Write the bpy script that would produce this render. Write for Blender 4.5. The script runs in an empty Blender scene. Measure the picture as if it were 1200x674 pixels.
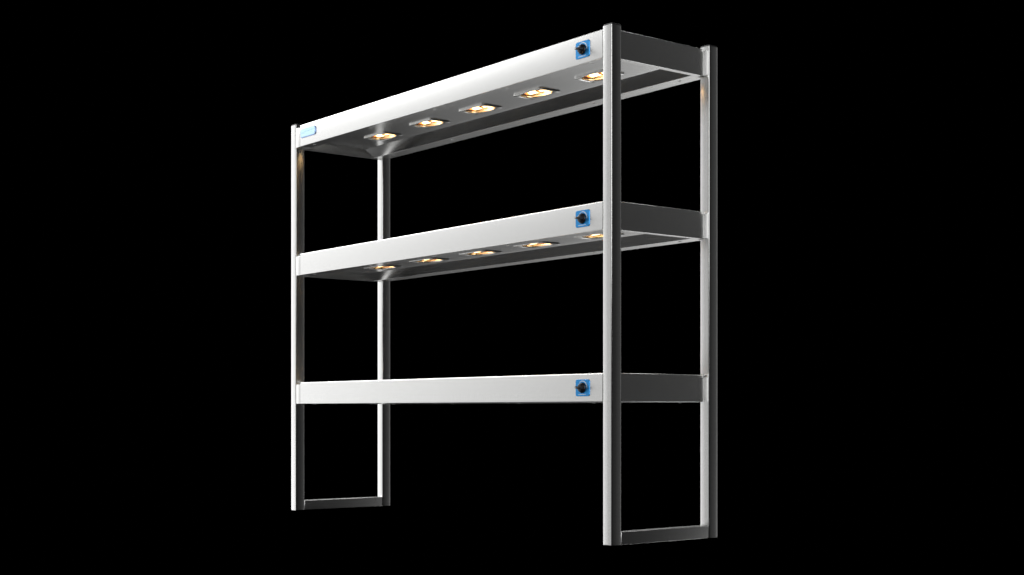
import bpy, bmesh, math
from mathutils import Vector

scene = bpy.context.scene
col = scene.collection
mm = 0.001

# ------------------------------------------------------------------ sizes (mm)
W, D, P, H = 1430.0, 336.0, 30.0, 1150.0      # rack width, depth, post section, height
SHELVES = (318.0, 699.5, 1080.5)              # underside of each shelf
SH = 63.5                                     # shelf height

# ------------------------------------------------------------------ materials
def mat(name):
    m = bpy.data.materials.new(name)
    m.use_nodes = True
    nt = m.node_tree
    return m, nt, nt.nodes['Principled BSDF']

def metal(name, colour, rough, axis, streak=0.05, bump=0.02):
    """brushed steel: grain streaks run along one axis of the object"""
    m, nt, b = mat(name)
    b.inputs['Base Color'].default_value = (*colour, 1)
    b.inputs['Metallic'].default_value = 1.0
    tc = nt.nodes.new('ShaderNodeTexCoord')
    mp = nt.nodes.new('ShaderNodeMapping')
    sc = [900.0, 900.0, 900.0]
    sc[axis] = 6.0
    mp.inputs['Scale'].default_value = sc
    nz = nt.nodes.new('ShaderNodeTexNoise')
    nz.inputs['Scale'].default_value = 1.0
    nz.inputs['Detail'].default_value = 3.0
    nt.links.new(tc.outputs['Object'], mp.inputs['Vector'])
    nt.links.new(mp.outputs['Vector'], nz.inputs['Vector'])
    # large, faint smears of handling
    nz2 = nt.nodes.new('ShaderNodeTexNoise')
    nz2.inputs['Scale'].default_value = 7.0
    nz2.inputs['Detail'].default_value = 4.0
    nt.links.new(tc.outputs['Object'], nz2.inputs['Vector'])
    mix = nt.nodes.new('ShaderNodeMath'); mix.operation = 'MULTIPLY_ADD'
    nt.links.new(nz.outputs['Fac'], mix.inputs[0])
    mix.inputs[1].default_value = streak * 2
    mix.inputs[2].default_value = rough - streak
    mix2 = nt.nodes.new('ShaderNodeMath'); mix2.operation = 'MULTIPLY_ADD'
    nt.links.new(nz2.outputs['Fac'], mix2.inputs[0])
    mix2.inputs[1].default_value = 0.05
    nt.links.new(mix.outputs[0], mix2.inputs[2])
    nt.links.new(mix2.outputs[0], b.inputs['Roughness'])
    bp = nt.nodes.new('ShaderNodeBump')
    bp.inputs['Strength'].default_value = bump
    bp.inputs['Distance'].default_value = 0.0005
    nt.links.new(nz.outputs['Fac'], bp.inputs['Height'])
    if bump > 0: nt.links.new(bp.outputs['Normal'], b.inputs['Normal'])
    return m

def plain(name, colour, rough=0.4, metallic=0.0, coat=0.0, spec=0.5):
    m, nt, b = mat(name)
    tc = nt.nodes.new('ShaderNodeTexCoord')
    nz = nt.nodes.new('ShaderNodeTexNoise')
    nz.inputs['Scale'].default_value = 60.0
    nt.links.new(tc.outputs['Object'], nz.inputs['Vector'])
    rr = nt.nodes.new('ShaderNodeMath'); rr.operation = 'MULTIPLY_ADD'
    nt.links.new(nz.outputs['Fac'], rr.inputs[0])
    rr.inputs[1].default_value = 0.08
    rr.inputs[2].default_value = rough - 0.04
    nt.links.new(rr.outputs[0], b.inputs['Roughness'])
    b.inputs['Base Color'].default_value = (*colour, 1)
    b.inputs['Metallic'].default_value = metallic
    b.inputs['Coat Weight'].default_value = coat
    b.inputs['Specular IOR Level'].default_value = spec
    return m

STEEL_V = metal('satin_steel_upright', (0.80, 0.80, 0.79), 0.20, 2, 0.002, 0.0)
STEEL_X = metal('satin_steel_shelf', (0.80, 0.80, 0.79), 0.30, 0)
STEEL_Y = metal('satin_steel_rail', (0.80, 0.80, 0.79), 0.26, 1, 0.03, 0.005)
TRAY = metal('polished_steel_tray', (0.64, 0.64, 0.63), 0.23, 0, 0.02, 0.0)
RIM_STEEL = metal('satin_steel_rim', (0.58, 0.58, 0.57), 0.31, 0, 0.03, 0.0)
BRACKET = plain('pale_bracket', (0.82, 0.82, 0.81), 0.4, 1.0)
CAP = plain('dark_cap', (0.02, 0.02, 0.021), 0.45)
BLUE = plain('blue_plate', (0.035, 0.34, 0.80), 0.36, 0.65)
WHITE = plain('white_print', (0.85, 0.92, 0.98), 0.4, 0.6)
KNOB = plain('black_knob', (0.012, 0.012, 0.014), 0.32)
PALE = plain('pale_blue_badge', (0.58, 0.83, 0.96), 0.34, 0.85)
WAVE = plain('badge_band', (0.50, 0.76, 0.88), 0.34, 0.85)
RIM = plain('badge_edge', (0.28, 0.42, 0.74), 0.34, 0.7)
REFL = plain('gold_reflector', (0.97, 0.92, 0.80), 0.4, 1.0)
CERAMIC = plain('amber_ceramic', (0.45, 0.17, 0.05), 0.5)
SCREW = plain('screw_steel', (0.8, 0.8, 0.8), 0.2, 1.0)

def glow(name, colour, strength):
    m, nt, b = mat(name)
    b.inputs['Base Color'].default_value = (0.9, 0.8, 0.6, 1)
    b.inputs['Emission Color'].default_value = (*colour, 1)
    b.inputs['Emission Strength'].default_value = strength
    return m
BULB = glow('lit_quartz', (1.0, 0.64, 0.26), 12.0)

# ------------------------------------------------------------------ mesh helpers
def obj(name, bm, m, parent=None, smooth=None, loc=None):
    bmesh.ops.recalc_face_normals(bm, faces=bm.faces)
    me = bpy.data.meshes.new(name)
    bm.to_mesh(me); bm.free()
    for mt in (m if isinstance(m, (list, tuple)) else [m]):
        me.materials.append(mt)
    if smooth is not None:
        for p in me.polygons: p.use_smooth = True
        me.set_sharp_from_angle(angle=math.radians(smooth))
    o = bpy.data.objects.new(name, me)
    col.objects.link(o)
    if parent: o.parent = parent
    if loc: o.location = [v * mm for v in loc]
    return o

def loft(bm, rings, cap0=True, cap1=True, mi=0):
    """rings of equal length, in mm -> skinned tube"""
    vs = [[bm.verts.new([c * mm for c in p]) for p in r] for r in rings]
    n = len(vs[0])
    for a, b in zip(vs, vs[1:]):
        for i in range(n):
            f = bm.faces.new((a[i], a[(i + 1) % n], b[(i + 1) % n], b[i])); f.material_index = mi
    if cap0: f = bm.faces.new(vs[0][::-1]); f.material_index = mi
    if cap1: f = bm.faces.new(vs[-1]); f.material_index = mi
    return vs

def box(bm, x0, x1, y0, y1, z0, z1, bev=0.0, seg=2, mi=0):
    r = bmesh.ops.create_cube(bm, size=1.0)
    for v in r['verts']:
        v.co = Vector(((x0 + x1) / 2 + v.co.x * (x1 - x0), (y0 + y1) / 2 + v.co.y * (y1 - y0), (z0 + z1) / 2 + v.co.z * (z1 - z0))) * mm
    fs = set(f for v in r['verts'] for f in v.link_faces)
    for f in fs: f.material_index = mi
    if bev:
        es = list(set(e for v in r['verts'] for e in v.link_edges))
        bmesh.ops.bevel(bm, geom=es, offset=bev * mm, segments=seg, profile=0.5, affect='EDGES')

def bowed_square(s, bow, rad, n=10, k=5):
    """section of the upright: four slightly crowned faces and round corners, centred on 0,0"""
    h = s / 2
    pts = []
    R = ((h - rad) ** 2 + bow ** 2) / (2 * bow)        # radius of the crown
    amax = math.asin((h - rad) / R)
    for side in range(4):
        c, sn = math.cos(side * math.pi / 2), math.sin(side * math.pi / 2)
        loc = []
        for i in range(n + 1):
            a = -amax + 2 * amax * i / n
            loc.append((R * math.sin(a), -(h - bow + R * math.cos(a) - R * math.cos(amax))))
        # corner to the next side
        cx, cy = h - rad, -(h - bow) + rad
        a0, a1 = -math.pi / 2 + amax, -amax
        for i in range(1, k):
            a = a0 + (a1 - a0) * i / k
            loc.append((h - rad + (rad - bow) * math.cos(a), -(h - rad) + (rad - bow) * math.sin(a)))
        pts += [(x * c - y * sn, x * sn + y * c) for x, y in loc]
    return pts

def offset_poly(pts, d):
    """inset an axis-aligned ccw polygon by d"""
    out = []
    n = len(pts)
    for i in range(n):
        p0, p1, p2 = pts[i - 1], pts[i], pts[(i + 1) % n]
        e1 = (p1[0] - p0[0], p1[1] - p0[1]); e2 = (p2[0] - p1[0], p2[1] - p1[1])
        l1 = math.hypot(*e1); l2 = math.hypot(*e2)
        n1 = (-e1[1] / l1, e1[0] / l1); n2 = (-e2[1] / l2, e2[0] / l2)
        out.append((p1[0] + (n1[0] + n2[0]) * d, p1[1] + (n1[1] + n2[1]) * d))
    return out

def rrect(w, h, r, k=5):
    pts = []
    for cx, cy, a0 in ((w / 2 - r, -h / 2 + r, -90), (w / 2 - r, h / 2 - r, 0), (-w / 2 + r, h / 2 - r, 90), (-w / 2 + r, -h / 2 + r, 180)):
        for i in range(k + 1):
            a = math.radians(a0 + 90 * i / k)
            pts.append((cx + r * math.cos(a), cy + r * math.sin(a)))
    return pts

def superellipse(a, b, n, k=40):
    pts = []
    for i in range(k):
        t = 2 * math.pi * i / k
        c, s = math.cos(t), math.sin(t)
        pts.append((a * math.copysign(abs(c) ** (2 / n), c), b * math.copysign(abs(s) ** (2 / n), s)))
    return pts

# ------------------------------------------------------------------ the rack
rack = bpy.data.objects.new('heated_shelf_rack', None)
col.objects.link(rack)
rack['label'] = 'tall satin steel food warming rack with three shelves, blue dials and glowing lamps'
rack['category'] = 'heated rack'

# uprights -----------------------------------------------------------------
SEC = bowed_square(P, 0.6, 2.4)
def upright(x, y):
    bm = bmesh.new()
    rings = []
    for z, s in ((0.0, 0.955), (0.5, 0.975), (1.6, 1.0), (H - 0.3, 1.0), (H, 0.985)):
        rings.append([(px * s, py * s, z) for px, py in SEC])
    loft(bm, rings)
    o = obj('post', bm, STEEL_V, rack, 28, (x, y, 0))
    bm = bmesh.new()
    loft(bm, [[(px * s, py * s, z) for px, py in SEC] for z, s in ((0, 0.97), (2.2, 0.97), (3.0, 0.92))])
    obj('end_cap', bm, CAP, o, 28, (0, 0, H))
    return o
for x in (P / 2, W - P / 2):
    for y in (P / 2, D - P / 2):
        upright(x, y)

# foot rails ----------------------------------------------------------------
for x in (P / 2, W - P / 2):
    bm = bmesh.new()
    box(bm, -P / 2 + 1.2, P / 2 - 1.2, P + 0.1, D - P - 0.1, 0.4, 28.8, 1.6, 4)
    obj('foot_rail', bm, STEEL_Y, rack, 40, (x, 0, 0))

# shelves --------------------------------------------------------------------
INS = 12.0                                    # side panels stand in from the outer face of the posts
YR = 321.0                                    # back of the shelf body
FX0 = 57.0                                    # left end of the front panel (bracket tab before it)
X_IN0, X_IN1, Y_IN0, Y_IN1 = 28.0, W - 28.0, 35.0, 276.0     # edge of the underside flange
PX0, PX1, PY0, PY1 = 52.0, W - 52.0, 62.0, 225.0             # raised lamp plate
PZ = 17.6
LX = [268.0 + 236.7 * i for i in range(5)]
LY = 154.0
HW, HH = 55.0, 31.0

outline = [(FX0, 0), (W - P - 0.1, 0), (W - P - 0.1, P + 0.1), (W - INS, P + 0.1), (W - INS, D - P - 8.7), (W - P - 0.1, D - P - 8.7),
           (W - P - 0.1, YR), (P + 0.1, YR), (P + 0.1, D - P - 1.6), (INS, D - P - 1.6), (INS, P + 0.1), (FX0, P + 0.1)]

def shelf_shell(parent):
    bm = bmesh.new()
    rings = []
    for d, z in ((1.4, 0.0), (0.5, 0.25), (0.1, 0.7), (0.0, 1.3)):
        rings.append([(x, y, z) for x, y in offset_poly(outline, d)])
    R = 3.0
    for i in range(7):
        a = math.radians(90 * i / 6)
        rings.append([(x, y, SH - R + R * math.sin(a)) for x, y in offset_poly(outline, R - R * math.cos(a))])
    loft(bm, rings, cap0=False)
    return bm

def tray_mesh(lamps):
    bm = bmesh.new()
    z0 = 0.12
    V = lambda x, y, z: bm.verts.new((x * mm, y * mm, z * mm))
    # flange: strips between the outline and the tray opening
    def rect(x0, x1, y0, y1, z):
        f = bm.faces.new((V(x0, y0, z), V(x1, y0, z), V(x1, y1, z), V(x0, y1, z)))
        f.material_index = 1 if z < 1 and y1 > 60 else 0
    o = 1.0
    ye = D - P - 8.7 - o
    rect(FX0 + o, W - P - 0.1 - o, o, P + 0.1 + o, z0)
    rect(INS + o, W - INS - o, P + 0.1 + o, Y_IN0, z0)
    rect(INS + o, X_IN0, Y_IN0, Y_IN1, z0)
    rect(X_IN1, W - INS - o, Y_IN0, Y_IN1, z0)
    rect(INS + o, W - INS - o, Y_IN1, ye, z0)
    rect(P + 0.1 + o, W - P - 0.1 - o, ye, YR - o, z0)
    # soft fold down the four slopes
    def ring(t, z):
        a = (X_IN0 + (PX0 - X_IN0) * t, Y_IN0 + (PY0 - Y_IN0) * t, X_IN1 + (PX1 - X_IN1) * t, Y_IN1 + (PY1 - Y_IN1) * t)
        return [(a[0], a[1], z), (a[2], a[1], z), (a[2], a[3], z), (a[0], a[3], z)]
    loft(bm, [ring(0, z0), ring(0.02, z0 + 0.6), ring(0.98, PZ - 0.3), ring(1.0, PZ)], False, False)
    # plate with openings
    if not lamps:
        rect(PX0, PX1, PY0, PY1, PZ)
    else:
        k = 40
        ys = (PY0, LY - 36, LY + 36, PY1)
        rect(PX0, PX1, PY0, LY - 36, PZ)
        rect(PX0, PX1, LY + 36, PY1, PZ)
        prev = PX0
        for lx in LX:
            rect(prev, lx - 60, LY - 36, LY + 36, PZ)
            prev = lx + 60
            inner = superellipse(HW, HH, 3.0, k)
            outer = []
            for (x, y) in inner:
                s = min(60 / abs(x) if abs(x) > 1e-6 else 1e9, 36 / abs(y) if abs(y) > 1e-6 else 1e9)
                outer.append((x * s, y * s))
            # corner fill
            vi = [V(lx + x, LY + y, PZ) for x, y in inner]
            vo = [V(lx + x, LY + y, PZ) for x, y in outer]
            for i in range(k):
                j = (i + 1) % k
                a, b = outer[i], outer[j]
                bm.faces.new((vi[i], vi[j], vo[j], vo[i]))
                on = lambda p: (abs(abs(p[0]) - 60) < 1e-6)
                if on(a) != on(b):
                    cxr = math.copysign(60, a[0] if on(a) else b[0]); cyr = math.copysign(36, b[1] if on(a) else a[1])
                    bm.faces.new((vo[i], vo[j], V(lx + cxr, LY + cyr, PZ)))
        rect(prev, PX1, LY - 36, LY + 36, PZ)
    return bm

def screw_mesh():
    bm = bmesh.new()
    rings = []
    for r, z in ((3.6, 0.2), (3.6, -0.5), (3.0, -1.3), (1.9, -1.8), (0.8, -2.0)):
        rings.append([(r * math.cos(t * math.pi / 8), r * math.sin(t * math.pi / 8), z) for t in range(16)])
    loft(bm, rings)
    return bm

def plate_bm(pts, t, bev, mi=0):
    """flat plate standing in the XZ plane, front at y = -t"""
    bm = bmesh.new()
    n = len(pts)
    def sc(s): return [(x * s, z * s) for x, z in pts]
    w = max(p[0] for p in pts)
    rings = [[(x, 0.0, z) for x, z in pts], [(x, -t + bev, z) for x, z in pts], [(x, -t, z) for x, z in sc(1 - bev / w)]]
    loft(bm, rings)
    return bm

shelf_src = None
shelves = []
screw_src = None
for si, zb in enumerate(SHELVES):
    sh = obj('shelf', shelf_shell(None), STEEL_X, rack, 40, (0, 0, zb))
    shelves.append(sh)
    obj('underside_tray', tray_mesh(si > 0), [TRAY, RIM_STEEL], sh)
    # bracket tabs beside the posts
    bm = bmesh.new(); box(bm, P + 0.4, FX0 - 0.4, 0.6, P, 0.0, SH - 6.5, 1.2, 3)
    obj('corner_bracket', bm, STEEL_X, sh, 40)
    bm = bmesh.new()                          # bevelled filler between the end panel and the rear post
    loft(bm, [[(W - INS - 4, D - P - 8.5, z), (W - INS + 0.3, D - P - 8.0, z), (W - 1.2, D - P - 1.2, z), (W - 1.2, D - P - 0.1, z), (W - INS - 4, D - P - 0.1, z)]
              for z in (1.5, SH - 5.5)])
    obj('corner_bracket', bm, BRACKET, sh, 40)
    for y in (15.5, 293.0):
        for k in range(5):
            x = 114.0 + 308.0 * k
            if screw_src is None:
                screw_src = obj('screw', screw_mesh(), SCREW, sh, 50, (x, y, 0))
            else:
                s = screw_src.copy(); col.objects.link(s); s.parent = sh
                s.location = (x * mm, y * mm, 0)

# name badge on the top shelf --------------------------------------------------
bm = plate_bm(rrect(88, 26, 8), 1.8, 0.6)
loft(bm, [[(x - 1.2, -1.6, z + 0.9) for x, z in rrect(84, 23, 7)], [(x - 1.2, -2.1, z + 0.9) for x, z in rrect(84, 23, 7)]], mi=1)
n = 16
up, dn = [], []
for i in range(n + 1):
    t = i / n
    x = -40 + 77 * t
    z = 0.5 + 5.0 * math.sin(t * math.pi * 0.62)
    h = 1.7 * math.sin(math.pi * t) + 0.2
    up.append((x, -2.3, z + h)); dn.append((x, -2.3, z - h))
for i in range(n):
    f = bm.faces.new([bm.verts.new([c * mm for c in p]) for p in (dn[i], dn[i + 1], up[i + 1], up[i])])
    f.material_index = 2
obj('name_badge', bm, [RIM, PALE, WAVE], shelves[2], None, (104.5, 0, 36.0))

# control dials -----------------------------------------------------------------
def dial_plate_mesh():
    bm = plate_bm(rrect(47, 38, 4.5), 1.6, 0.5)
    # printed wedge that grows round the knob
    n = 22
    def arc(a, r): return (r * math.cos(a), -1.72, r * math.sin(a) + 0.5)
    for i in range(n):
        a0 = math.radians(150 - 155 * i / n); a1 = math.radians(150 - 155 * (i + 1) / n)
        w0 = 0.5 + 2.4 * i / n; w1 = 0.5 + 2.4 * (i + 1) / n
        f = bm.faces.new([bm.verts.new([c * mm for c in p]) for p in (arc(a0, 14.2), arc(a1, 14.2), arc(a1, 14.2 + w1), arc(a0, 14.2 + w0))])
        f.material_index = 1
    # line of tiny print along the bottom, too small to read
    x = -13.0
    for wd in (3.2, 2.2, 3.6, 1.8, 3.0, 2.4, 3.4):
        f = bm.faces.new([bm.verts.new([c * mm for c in p]) for p in ((x, -1.72, -15.6), (x + wd, -1.72, -15.6), (x + wd, -1.72, -14.0), (x, -1.72, -14.0))])
        f.material_index = 1
        x += wd + 0.8
    return bm

def knob_mesh():
    bm = bmesh.new()
    k = 40
    def ring(r, y, flute=0.0):
        return [((r - flute * (0.5 + 0.5 * math.cos(10 * t * 2 * math.pi / k))) * math.cos(t * 2 * math.pi / k), y,
                 (r - flute * (0.5 + 0.5 * math.cos(10 * t * 2 * math.pi / k))) * math.sin(t * 2 * math.pi / k)) for t in range(k)]
    loft(bm, [ring(12.0, -1.6), ring(12.0, -3.6), ring(11.4, -4.4), ring(10.5, -5.0, 0.7), ring(9.3, -8.6, 0.7), ring(8.4, -9.8, 0.3), ring(7.0, -10.4)])
    # grip bar across the knob
    box(bm, -2.6, 2.6, -18.5, -9.0, -8.2, 8.2, 1.6, 3)
    # pointer line
    box(bm, -0.5, 0.5, -18.7, -18.3, 2.0, 8.0, 0, 1, 1)
    return bm

plate_src = knob_src = None
for sh, zb in zip(shelves, SHELVES):
    loc = (1333.5, 0.0, zb + 31.2)
    if plate_src is None:
        plate_src = obj('control_plate', dial_plate_mesh(), [BLUE, WHITE], rack, None, loc)
        knob_src = obj('knob', knob_mesh(), [KNOB, WHITE], plate_src, 35)
        knob_src.rotation_euler = (0, math.radians(-80), 0)
    else:
        p = plate_src.copy(); col.objects.link(p); p.location = [v * mm for v in loc]
        kn = knob_src.copy(); col.objects.link(kn); kn.parent = p

# heat lamps -----------------------------------------------------------------------
def reflector_mesh():
    bm = bmesh.new()
    rings = []
    for s, z, e in ((1.0, 0.0, 3.0), (0.97, 3.0, 3.0), (0.93, 8.0, 2.8), (0.86, 15.0, 2.6), (0.74, 22.0, 2.4), (0.55, 27.0, 2.2), (0.3, 30.0, 2.0)):
        rings.append([(x, y, z) for x, y in superellipse(HW * s, HH * s, e)])
    loft(bm, rings, cap0=False, cap1=True)
    return bm

def bezel_mesh():
    """rectangular trim frame hanging just below the plate, round its opening"""
    bm = bmesh.new()
    k = 80
    def sq(a, b, z): return [(x, y, z) for x, y in superellipse(a, b, 14, k)]
    def el(a, b, z): return [(x, y, z) for x, y in superellipse(a, b, 2.5, k)]
    loft(bm, [sq(57, 33, -0.05), sq(57, 33, -3.0), sq(56.6, 32.6, -3.4), el(50.5, 29.5, -3.4), el(49.6, 28.6, -3.0), el(49.2, 28.2, -2.0), el(49.2, 28.2, 2.0)], False, False)
    return bm

def bulb_mesh():
    bm = bmesh.new()
    rings = []
    for x, r in ((-35, 1.0), (-34, 5.0), (-31, 8.0), (-27, 9.0), (34, 9.0), (38, 8.0), (41, 5.0), (42, 1.0)):
        rings.append([(x, 3 + r * math.cos(t * math.pi / 8), 10.5 + r * math.sin(t * math.pi / 8)) for t in range(16)])
    loft(bm, rings)
    return bm

def holder_mesh():
    """ceramic end block with a forked jaw that grips the tube"""
    bm = bmesh.new()
    prof = [(-46, -12), (-42, -12), (-40, -7), (-35, -9), (-35, -6), (-38, 0), (-35, 9), (-35, 12), (-40, 10), (-43, 13), (-46, 13)]
    loft(bm, [[(x, y, z) for x, y in prof] for z in (2.5, 19.0)])
    return bm

def support_mesh():
    bm = bmesh.new()
    prof = [(7, -9), (12, -9), (13, -6.5), (13, 14), (6, 14), (6, -6.5)]
    loft(bm, [[(x, y, z) for x, y in prof] for z in (0.6, 27.5)])
    return bm

lamp_src = []
for zb in SHELVES[1:]:
    for lx in LX:
        loc = (lx, LY, zb + PZ)
        if not lamp_src:
            r = obj('heat_lamp', reflector_mesh(), REFL, rack, 35, loc)
            kids = [obj('bezel', bezel_mesh(), TRAY, r, 40), obj('bulb', bulb_mesh(), BULB, r, 50),
                    obj('lamp_holder', holder_mesh(), CERAMIC, r, 35),
                    obj('tube_support', support_mesh(), CERAMIC, r, 35)]
            lamp_src = [r] + kids
        else:
            r = lamp_src[0].copy(); col.objects.link(r); r.location = [v * mm for v in loc]
            for kd in lamp_src[1:]:
                c = kd.copy(); col.objects.link(c); c.parent = r

# ------------------------------------------------------------------ studio lights
w = bpy.data.worlds.new('World'); scene.world = w
w.use_nodes = True
w.node_tree.nodes['Background'].inputs[0].default_value = (0, 0, 0, 1)
w.node_tree.nodes['Background'].inputs[1].default_value = 0.0

def area(name, loc, target, sx, sy, power, colour=(1, 1, 1)):
    l = bpy.data.lights.new(name, 'AREA')
    l.shape = 'RECTANGLE'; l.size = sx; l.size_y = sy; l.energy = power; l.color = colour
    o = bpy.data.objects.new(name, l); col.objects.link(o)
    o.location = loc
    o.rotation_euler = (Vector(target) - Vector(loc)).to_track_quat('-Z', 'Y').to_euler()
    return o
C0 = (0.7, 0.15, 0.65)
# (name, azimuth, elevation, distance, width, height, watts): soft boxes standing round the rack
LIGHTS = [
    ('front_strip', 170, 2, 6, 1.5, 8, 27), ('front_strip', 194, 2, 6, 1.5, 8, 62), ('front_strip', 206, 2, 6, 1.5, 8, 40),
    ('front_strip', 218, 2, 6, 1.5, 8, 26.5), ('front_strip', 230, 2, 6, 1.5, 8, 15.5), ('front_strip', 242, 2, 6, 1.5, 8, 16.5),
    ('high_softbox', 200, 31, 6, 2.2, 2.0, 88), ('overhead_softbox', 180, 65, 5, 2, 2, 14),
    ('rear_strip', 60, 0, 6, 1.5, 8, 9.5), ('rear_strip', 44, 0, 6, 1.5, 8, 1.5), ('rear_strip', 29, 0, 6, 1.5, 8, 0.7),
    ('low_softbox', 126, -30, 9, 2.5, 2.5, 54), ('low_softbox', 126, -18, 11, 2.5, 2.8, 17), ('low_softbox', 133, -18, 11, 2.5, 2.8, 4),
    ('low_softbox', 140, -18, 11, 2.5, 2.8, 5.5), ('low_softbox', 147, -18, 11, 2.5, 2.8, 1.6),
    ('camera_side_softbox', 316, 10, 7, 5.0, 4, 200),
    ('rear_high_softbox', 138, 46, 8, 4.0, 2.0, 110), ('rear_high_softbox', 142, 32, 9, 4.0, 1.4, 60), ('rear_edge_strip', 110, 2, 9, 1.5, 8, 25),
]
for n, az, el, R, sx, sy, pw in LIGHTS:
    az, el = math.radians(az), math.radians(el)
    loc = (C0[0] + R * math.cos(az) * math.cos(el), C0[1] + R * math.sin(az) * math.cos(el), C0[2] + R * math.sin(el))
    area(n, loc, C0, sx, sy, pw)

# ------------------------------------------------------------------ camera
cam = bpy.data.cameras.new('Camera')
cam.sensor_fit = 'HORIZONTAL'; cam.sensor_width = 36.0
cam.lens = 1657.44 / 1200.0 * 36.0
cam.shift_y = (480.79 - 337.0) / 1200.0
cam.clip_start = 0.05; cam.clip_end = 200.0
co = bpy.data.objects.new('Camera', cam); col.objects.link(co)
co.location = (3.7450, -2.0918, 0.2988)
co.rotation_euler = (math.radians(90), 0, 0.9063134)
scene.camera = co

scene.view_settings.view_transform = 'Standard'
scene.view_settings.look = 'None'
scene.view_settings.exposure = 0.0
scene.view_settings.gamma = 1.0
scene.cycles.max_bounces = 10
scene.cycles.use_denoising = True
scene.cycles.denoising_input_passes = 'RGB'
scene.cycles.use_adaptive_sampling = False
scene.cycles.sample_clamp_indirect = 3.0
